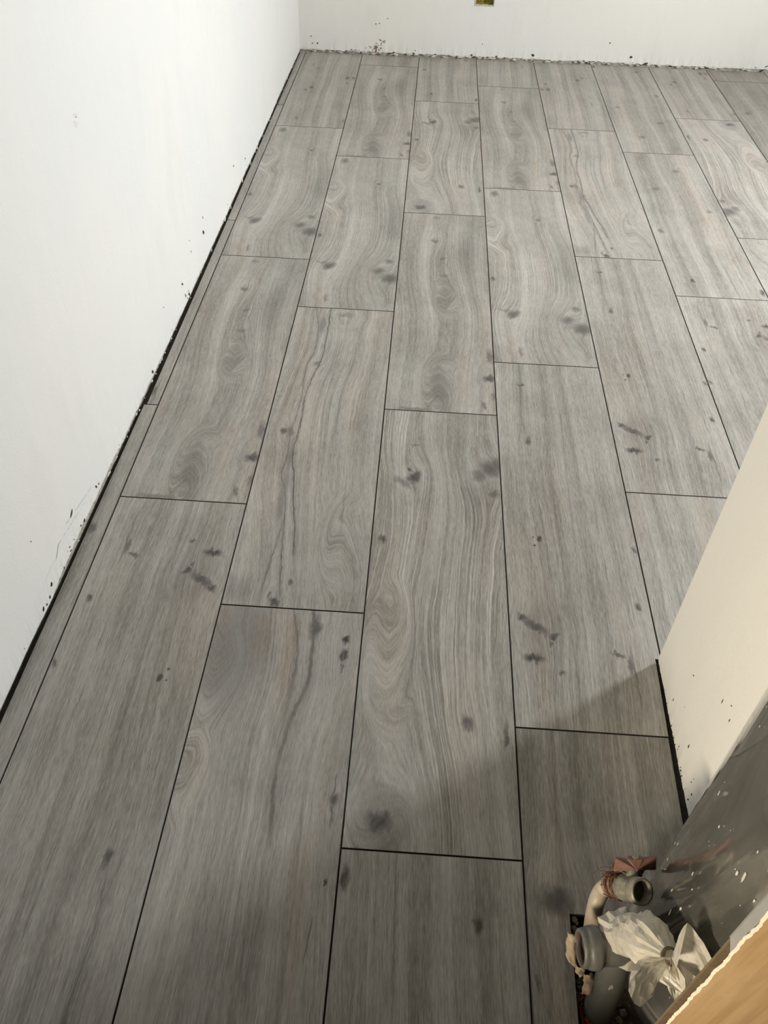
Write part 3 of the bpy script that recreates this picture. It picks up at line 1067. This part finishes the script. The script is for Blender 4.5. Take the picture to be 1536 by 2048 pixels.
# ------------------------------------------------------------------ cream water pipe with its valve
M_pex = simple('cream_plastic_pipe', (.52, .44, .33), .45, var=.12, scale=30)
M_valve = simple('dusty_grey_brass', (.25, .235, .18), .48, .35, var=.35, scale=110, bump=.15)
M_hand = simple('faded_red_handle', (.165, .076, .054), .55, var=.3, scale=90)
M_hemp = simple('rusty_hemp_wrap', (.15, .062, .034), .9, var=.55, scale=170, bump=.6)
M_hempd = simple('grey_hemp_wrap', (.22, .18, .125), .9, var=.4, scale=170, bump=.5)
VO = ray(1286, 1784, .205)
VS = ray(1219, 1768, .140)
VA = (VO - VS).normalized()
VL = (VO - VS).length
supply = thing('water_pipe', 'cream plastic water pipe bending into an open valve with a faded red handle', 'pipe', (1.10, .55, -.05))
bm = bmesh.new()
tube(bm, spline([ray(1177, 1890, -.05), ray(1182, 1862, .02), ray(1187, 1830, .072), ray(1195, 1798, .102), ray(1207, 1778, .113), VS + VA * .008], 8), .0132, 22)
put(obj('supply_tube', bm_mesh('supply_tube', bm, True), M_pex), supply)
bm = bmesh.new()
prof = [(-.004, .0138), (.0, .0165), (.005, .0152), (.008, .0178), (.012, .0158), (.016, .0182), (.020, .0160), (.025, .0180), (.030, .0156), (.036, .0150)]
revolve(bm, VS, VA, prof, 24)
put(obj('hemp_wrap', bm_mesh('hemp_wrap', bm, True), M_hempd), supply)
bm = bmesh.new()
q0 = VL - .052
revolve(bm, VS, VA, [(q0, .0150), (q0 + .002, .0185), (q0 + .010, .0196), (q0 + .020, .0188), (q0 + .028, .0176), (q0 + .034, .0176), (q0 + .036, .0196), (q0 + .040, .0204), (q0 + .050, .0202), (q0 + .052, .0192), (q0 + .0515, .0160), (q0 + .034, .0155), (q0 + .032, .0001)], 32)
put(obj('valve_body', bm_mesh('valve_body', bm, True), M_valve), supply)
bm = bmesh.new()
revolve(bm, VS, VA, [(VL - .016, .0154), (VL - .0165, .0001)], 24)
M_valin = simple('dull_green_valve_inside', (.075, .070, .040), .6, var=.3, scale=200)
put(obj('valve_inside', bm_mesh('valve_inside', bm, True), M_valin), supply)
# rusty strands round the inlet
bm = bmesh.new()
random.seed(5)
f1, f2, f3 = frame(VA, E2)
for i in range(26):
    a0 = random.uniform(0, 6.28)
    pts = []
    h = random.uniform(-.004, .028)
    for k in range(9):
        a_ = a0 + k * .32
        r = .0172 + .003 * random.random()
        pts.append(VS + VA * (h + .001 * k + random.uniform(-.001, .001)) + (f1 * math.cos(a_) + f2 * math.sin(a_)) * r)
    tube(bm, spline(pts, 2), .0009, 5)
put(obj('rusty_strands', bm_mesh('rusty_strands', bm), M_hemp), supply)['kind'] = 'stuff'
bm = bmesh.new()          # loose hemp ends at upper left
B0 = ray(1240, 1752, .165)
for i in range(16):
    p = B0 + E1 * random.uniform(-.014, .014) + E2 * random.uniform(-.006, .006)
    pts = [p]
    d_ = (-E1 * random.uniform(.2, 1) + E2 * random.uniform(-.2, .6) + E3 * random.uniform(-.4, .4)).normalized()
    for k in range(5):
        d_ = (d_ + E1 * random.uniform(-.35, .35) + E2 * random.uniform(-.45, .35)).normalized()
        p = p + d_ * .0045
        pts.append(p)
    tube(bm, pts, .0011, 5)
pts = [ray(1236, 1741, .17), ray(1214, 1734, .172), ray(1200, 1736, .17), ray(1187, 1747, .165)]
tube(bm, spline(pts, 4), .0006, 5)
put(obj('hemp_ends', bm_mesh('hemp_ends', bm), M_hemp), supply)['kind'] = 'stuff'
# stem and two-winged handle
HC = ray(1270, 1726, .195)
bm = bmesh.new()
mid = VS + VA * (VL - .034)
tube(bm, [mid, mid * .5 + HC * .5, HC], [.0125, .0095, .0065], 16)
put(obj('valve_stem', bm_mesh('valve_stem', bm, True), M_valve), supply)
bm = bmesh.new()
SX = (E1 * .995 + E2 * .06).normalized()
SY = (E2 * .95 + E3 * .20).normalized()
SX = (SX - SY * SX.dot(SY)).normalized()
SZ = SX.cross(SY)
outl = [(-.033, -.013), (-.031, .010), (-.014, .007), (-.011, .010), (.009, .010), (.012, .008), (.032, .012), (.033, -.011), (.017, -.009), (.012, -.017), (.011, -.022), (-.003, -.024), (-.010, -.017), (-.015, -.012)]
fr, bk = [], []
for (a_, b_) in outl:
    bulge = .010 * max(0, 1 - (a_ / .013) ** 2)
    fr.append(bm.verts.new(HC + SX * a_ + SY * b_ + SZ * (.0018 + bulge)))
    bk.append(bm.verts.new(HC + SX * a_ + SY * b_ - SZ * (.0018 + bulge * .6)))
cf = bm.verts.new(HC + SZ * .0125 - SY * .004)
cb = bm.verts.new(HC - SZ * .008 - SY * .004)
for i in range(len(fr)):
    j = (i + 1) % len(fr)
    bm.faces.new((fr[i], fr[j], cf))
    bm.faces.new((bk[j], bk[i], cb))
    bm.faces.new((fr[j], fr[i], bk[i], bk[j]))
put(obj('handle', bm_mesh('handle', bm), M_hand), supply)
bm = bmesh.new()
revolve(bm, HC + SY * .008, SY, [(0, .0055), (.004, .0055), (.005, .0001)], 6)
put(obj('handle_nut', bm_mesh('handle_nut', bm), M_valve), supply)

# ------------------------------------------------------------------ plastic bag tied over the pipe end
g = NT('dirty_white_film')
P = g.pos()
n = g.noise(P, 26, 4, .6)
col = g.ramp(n, [(.25, (.58, .54, .44)), (.6, (.74, .70, .60)), (.8, (.77, .74, .66))])
n2 = g.noise(P, 60, 3, .7)
col = g.mix(g.smooth(n2, .60, .78, 0, .45), col, (.30, .25, .18))
dif = g.bsdf
g.p(color=col, rough=.38, spec=.4)
tl = g.n.new('ShaderNodeBsdfTranslucent')
g.link(col, tl.inputs[0])
m1 = g.n.new('ShaderNodeMixShader')
m1.inputs[0].default_value = .30
g.link(dif.outputs[0], m1.inputs[1])
g.link(tl.outputs[0], m1.inputs[2])
trn = g.n.new('ShaderNodeBsdfTransparent')
m2 = g.n.new('ShaderNodeMixShader')
m2.inputs[0].default_value = .12
g.link(m1.outputs[0], m2.inputs[1])
g.link(trn.outputs[0], m2.inputs[2])
g.link(m2.outputs[0], g.n['Material Output'].inputs[0])
g.bump(g.noise(P, 45, 3, .6, 1.5), .35, .006)
M_film = g.mat
BA = Vector((1.100, .474, .155))
BB = ray(1341, 1913, .312)
bag = thing('plastic_bag', 'crumpled dirty white plastic bag tied over the waste pipe end', 'bag', tuple(BA))
DIR = (BB - BA).normalized()
b1, b2, _ = frame(DIR, E2)
bm = bmesh.new()
rings = []
NR, NT_ = 13, 28
for i in range(NR + 1):
    t = i / NR
    c_ = BA * (1 - t) + BB * t + E2 * .012 * math.sin(t * math.pi) - E1 * .004 * math.sin(t * math.pi)
    r = lerp_tab([(0, .033), (.1, .029), (.3, .031), (.6, .034), (.8, .028), (.93, .015), (1, .008)], t)
    if i == 0:
        r = .041
    ring = []
    for k in range(NT_):
        a_ = 2 * math.pi * k / NT_
        wr = .96 + .26 * (abs(fbm(math.cos(a_) * 1.5, math.sin(a_) * 1.5, t * 2.6 + 3, 2)) - .25) + .12 * fbm(math.cos(a_) * 1.6, math.sin(a_) * 1.6, t * 2.2 + 3, 2) + .10 * math.sin(a_ * 9 + 4 * t) * max(0, t - .45) * 2 + .05 * fbm(math.cos(a_) * 4, math.sin(a_) * 4, t * 6, 2)
        wr *= 1 + random.uniform(-.07, .07)
        ring.append(c_ + (b1 * math.cos(a_) + b2 * math.sin(a_)) * r * wr - DIR * (.010 * fbm(math.cos(a_) * 2, math.sin(a_) * 2, 7.7, 2) if i == 0 else 0))
    rings.append(ring)
loft(bm, rings, False)
put(obj('sleeve', bm_mesh('sleeve', bm), M_film), bag)


def petal(name, outline, seed, lift, amp=.010):
    """outline: (right, up) offsets in px of the photo scale; fan of film from the knot"""
    k_ = .00077
    n_ = len(outline)
    na, nr = 18, 7

    def rim(s):
        x_ = s * (n_ - 1)
        i_ = min(int(x_), n_ - 2)
        f_ = x_ - i_
        return (outline[i_][0] * (1 - f_) + outline[i_ + 1][0] * f_, outline[i_][1] * (1 - f_) + outline[i_ + 1][1] * f_)

    def fn(s, t):
        rx, ry = rim(s)
        tt = t
        jag = 1 + .05 * fbm(s * 14, seed, 1.0, 2) * t
        p = BB + (E1 * rx + E2 * ry) * k_ * tt * jag
        h = lift * tt ** .8 + amp * tt * (fbm(s * 4 + seed, t * 1.6, seed, 3) + .6 * math.sin(s * 9 + seed)) + .004 * tt * fbm(s * 16, t * 5, seed)
        return p + E3 * h
    bm = patch(na, nr, fn)
    o = obj(name, bm_mesh(name, bm), M_film)
    return put(o, bag)


petal('film_petal', [(-8, 6), (4, 60), (12, 80), (24, 68), (44, 38), (62, 8), (68, -15), (66, -26), (48, -24), (42, -50), (30, -52), (8, -42), (-6, -8)], 1.3, .030, .012)
petal('film_petal', [(-10, 8), (-45, 14), (-72, 2), (-86, -24), (-84, -46), (-66, -60), (-38, -55), (-30, -36), (-20, -34), (10, -42), (8, -12)], 4.4, .022, .014)
petal('film_petal', [(-8, -10), (-12, -40), (-2, -62), (18, -92), (10, -66), (24, -52), (12, -30)], 8.1, .012, .006)
bm = bmesh.new()
random.seed(9)
for i in range(9):
    a0 = random.uniform(0, 6.28)
    pts = [BB - DIR * random.uniform(-.004, .006) + (b1 * math.cos(a0 + k * .7) + b2 * math.sin(a0 + k * .7)) * .0105 for k in range(7)]
    tube(bm, spline(pts, 3), .0014, 6)
M_tie = simple('brown_tie_string', (.17, .12, .075), .85, var=.3, scale=200)
put(obj('tie', bm_mesh('tie', bm), M_tie), bag)

# ------------------------------------------------------------------ wood panel beside the niche, torn white edge
g = NT('orange_beech_veneer')
P = g.pos()
mp = g.n.new('ShaderNodeMapping')
mp.inputs['Scale'].default_value = (60, 60, 5)
g.link(P, mp.inputs[0])
n = g.noise(mp.outputs[0], 1, 4, .6, .6)
nb = g.noise(P, 9, 2, .5)
col = g.ramp(n, [(.3, (.52, .335, .165)), (.55, (.64, .44, .225)), (.75, (.70, .51, .28))])
col = g.mix(g.smooth(nb, .4, .7, 0, .25), col, (.54, .33, .14))
g.p(color=col, rough=.5)
M_beech = g.mat
M_white = simple('torn_white_core', (.62, .55, .42), .8, var=.15, scale=120)
M_batten = simple('brown_batten', (.13, .095, .055), .6, var=.2, scale=60)
M_foil = simple('grey_sealing_tape', (.26, .255, .235), .5, var=.1, scale=30)
PX, PY = 1.0665, .290
panel = thing('wood_panel', 'upright orange-brown wood veneer panel with a torn white edge, bottom right corner', 'panel', (1.28, .30, 0))


def edge_x(z):
    return PX + .0022 * fbm(z * 26, 1.1) + .0012 * fbm(z * 110, 5.0)


bm = bmesh.new()
prev = None
N = 260
ZT = 1.05
for i in range(N + 1):
    z = .0 + ZT * i / N
    ex = edge_x(z)
    cur = [bm.verts.new(p) for p in ((ex + .0012 + .001 * fbm(z * 70, 3.0), PY, z), (1.497, PY + .05, z), (1.497, PY + .062, z), (ex + .018, PY + .012, z))]
    if prev:
        for k in range(4):
            j = (k + 1) % 4
            bm.faces.new((prev[k], prev[j], cur[j], cur[k]))
    else:
        bm.faces.new(cur)
    prev = cur
bm.faces.new(prev)
put(obj('veneer_board', bm_mesh('veneer_board', bm), M_beech), panel)
bm = bmesh.new()
prev = None
for i in range(N + 1):
    z = .0 + ZT * i / N
    ex = edge_x(z)
    cur = [bm.verts.new(p) for p in ((ex + .0012 + .001 * fbm(z * 70, 3.0), PY - .0002, z), (ex - .0003, PY + .0010, z), (ex - .0004 + .0006 * fbm(z * 150, 8.0), PY + .0026, z), (ex + .0045, PY + .004, z))]
    if prev:
        for k in range(3):
            bm.faces.new((prev[k], prev[k + 1], cur[k + 1], cur[k]))
    prev = cur
put(obj('torn_edge', bm_mesh('torn_edge', bm), M_white), panel)
bm = bmesh.new()
add_box(bm, PX + .0072, 1.10, PY + .0175, PY + .0205, 0, ZT)
put(obj('batten', bm_mesh('batten', bm), M_batten), panel)
bm = bmesh.new()
rows = []
for i in range(25):
    z = .640 + (ZT - .640) * i / 24
    rows.append([bm.verts.new((PX + .0036, PY + .0185, z)), bm.verts.new((PX + .0028, PY + .0160, z + (.004 if i == 0 else 0))), bm.verts.new((PX + .0030, PY + .0045, z - (.006 if i == 0 else 0)))])
for a_, b_ in zip(rows, rows[1:]):
    for k in range(2):
        bm.faces.new((a_[k], a_[k + 1], b_[k + 1], b_[k]))
put(obj('sealing_tape', bm_mesh('sealing_tape', bm), M_foil), panel)

# ------------------------------------------------------------------ rubble and scraps in the cut-out
random.seed(33)
bm = bmesh.new()
for i in range(230):
    x = random.uniform(1.062, 1.15)
    y = random.uniform(.44, .556) if random.random() < .7 else random.uniform(.3, .44)
    s = random.uniform(.002, .007)
    if math.hypot(x - 1.09, y - .425) < .035 or math.hypot(x - 1.102, y - .555) < .030 or math.hypot(x - PC.x, y - PC.y) < PRAD + .012:
        continue
    r = bmesh.ops.create_icosphere(bm, subdivisions=1, radius=s)
    for v in r['verts']:
        v.co = Vector((v.co.x * random.uniform(.7, 1.4), v.co.y * random.uniform(.7, 1.4), v.co.z * random.uniform(.5, 1))) + Vector((x, y, -.046 + s * .4 + .036 * max(0, (y - .47) / .09)))
M_rubble = simple('grey_brown_rubble', (.21, .19, .145), .9, var=.6, scale=140, bump=.4)
rb = obj('rubble', bm_mesh('rubble', bm), M_rubble)
tag(rb, 'grey mortar rubble in the floor cut-out around the pipes', 'rubble')['kind'] = 'stuff'
M_red = simple('orange_red_rag', (.27, .060, .022), .8, var=.5, scale=60)
rag = thing('red_rag', 'crumpled orange-red scrap tucked in the cut-out beside the grey pipe', 'scrap', (1.065, .40, -.03))


def ragfn(s, t):
    p = Vector((1.0600 + .022 * s, .372 + .050 * t, -.016))
    return p + Vector((.005 * fbm(s * 3, t * 4, 1), .006 * fbm(s * 3, t * 3, 4), .012 * fbm(s * 3.5, t * 4.5, 9)))


put(obj('cloth', bm_mesh('cloth', patch(14, 18, ragfn), True), M_red), rag)


def ragfn2(s, t):
    p = Vector((1.0615 + .016 * s, .424 + .020 * t, -.010))
    return p + Vector((.004 * fbm(s * 3, t * 4, 11), .005 * fbm(s * 3, t * 3, 14), .010 * fbm(s * 3.5, t * 4.5, 19)))


M_redd = simple('dark_red_rag', (.13, .045, .028), .85, var=.5, scale=60)
put(obj('dark_fold', bm_mesh('dark_fold', patch(10, 10, ragfn2), True), M_redd), rag)

# ------------------------------------------------------------------ added warm fill light behind the camera, brightens corner wall and panel
LP = Vector((.10, -.46, .52))
LT = Vector((1.30, .64, .53))
fill_light = thing('added_fill_light', 'added unseen warm fill light on a small floor stand, aimed at the pipe niche', 'fill_light', (LP.x, LP.y, 0))
LD = (LT - LP).normalized()
l1, l2, l3 = frame(LD)
bm = bmesh.new()
fr = [[LP + l1 * a * w + l2 * b * h + LD * d for a, b in ((-1, -1), (1, -1), (1, 1), (-1, 1))] for w, h, d in ((.05, .04, -.09), (.10, .075, -.06), (.11, .085, 0))]
loft(bm, fr, False)
bm.faces.new([bm.verts.new(p) for p in fr[0]])
put(obj('housing', bm_mesh('housing', bm), M_black), fill_light)
g = NT('lit_fill_face')
em = g.n.new('ShaderNodeEmission')
em.inputs[0].default_value = FILL_COL + (1,)
em.inputs[1].default_value = 3.0
g.link(em.outputs[0], g.n['Material Output'].inputs[0])
bm = bmesh.new()
bm.faces.new([bm.verts.new(LP + l1 * a * .10 + l2 * b * .075 - LD * .01) for a, b in ((-1, -1), (1, -1), (1, 1), (-1, 1))])
put(obj('fill_face', bm_mesh('fill_face', bm), g.mat), fill_light)
bm = bmesh.new()
tube(bm, [(LP.x, LP.y, 0), (LP.x, LP.y, LP.z - .07)], .010, 12)
for s_ in (-1, 1):
    tube(bm, [Vector((LP.x, LP.y, .03)), Vector((LP.x + .13 * s_, LP.y - .10, .008))], .008, 8)
tube(bm, [Vector((LP.x, LP.y, .03)), Vector((LP.x, LP.y + .15, .008))], .008, 8)
put(obj('stand', bm_mesh('stand', bm), M_black), fill_light)
pl = bpy.data.lights.new('added_fill_beam', 'SPOT')  # added fill beam, kept narrow to spare the floor
pl.energy = FILL_W
pl.color = FILL_COL
pl.spot_size = math.radians(42)
pl.spot_blend = .4
pl.shadow_soft_size = .10
plo = bpy.data.objects.new('added_fill_beam', pl)
C.objects.link(plo)
plo.location = LP + LD * .02
plo.rotation_euler = LD.to_track_quat('-Z', 'Y').to_euler()
put(plo, fill_light)
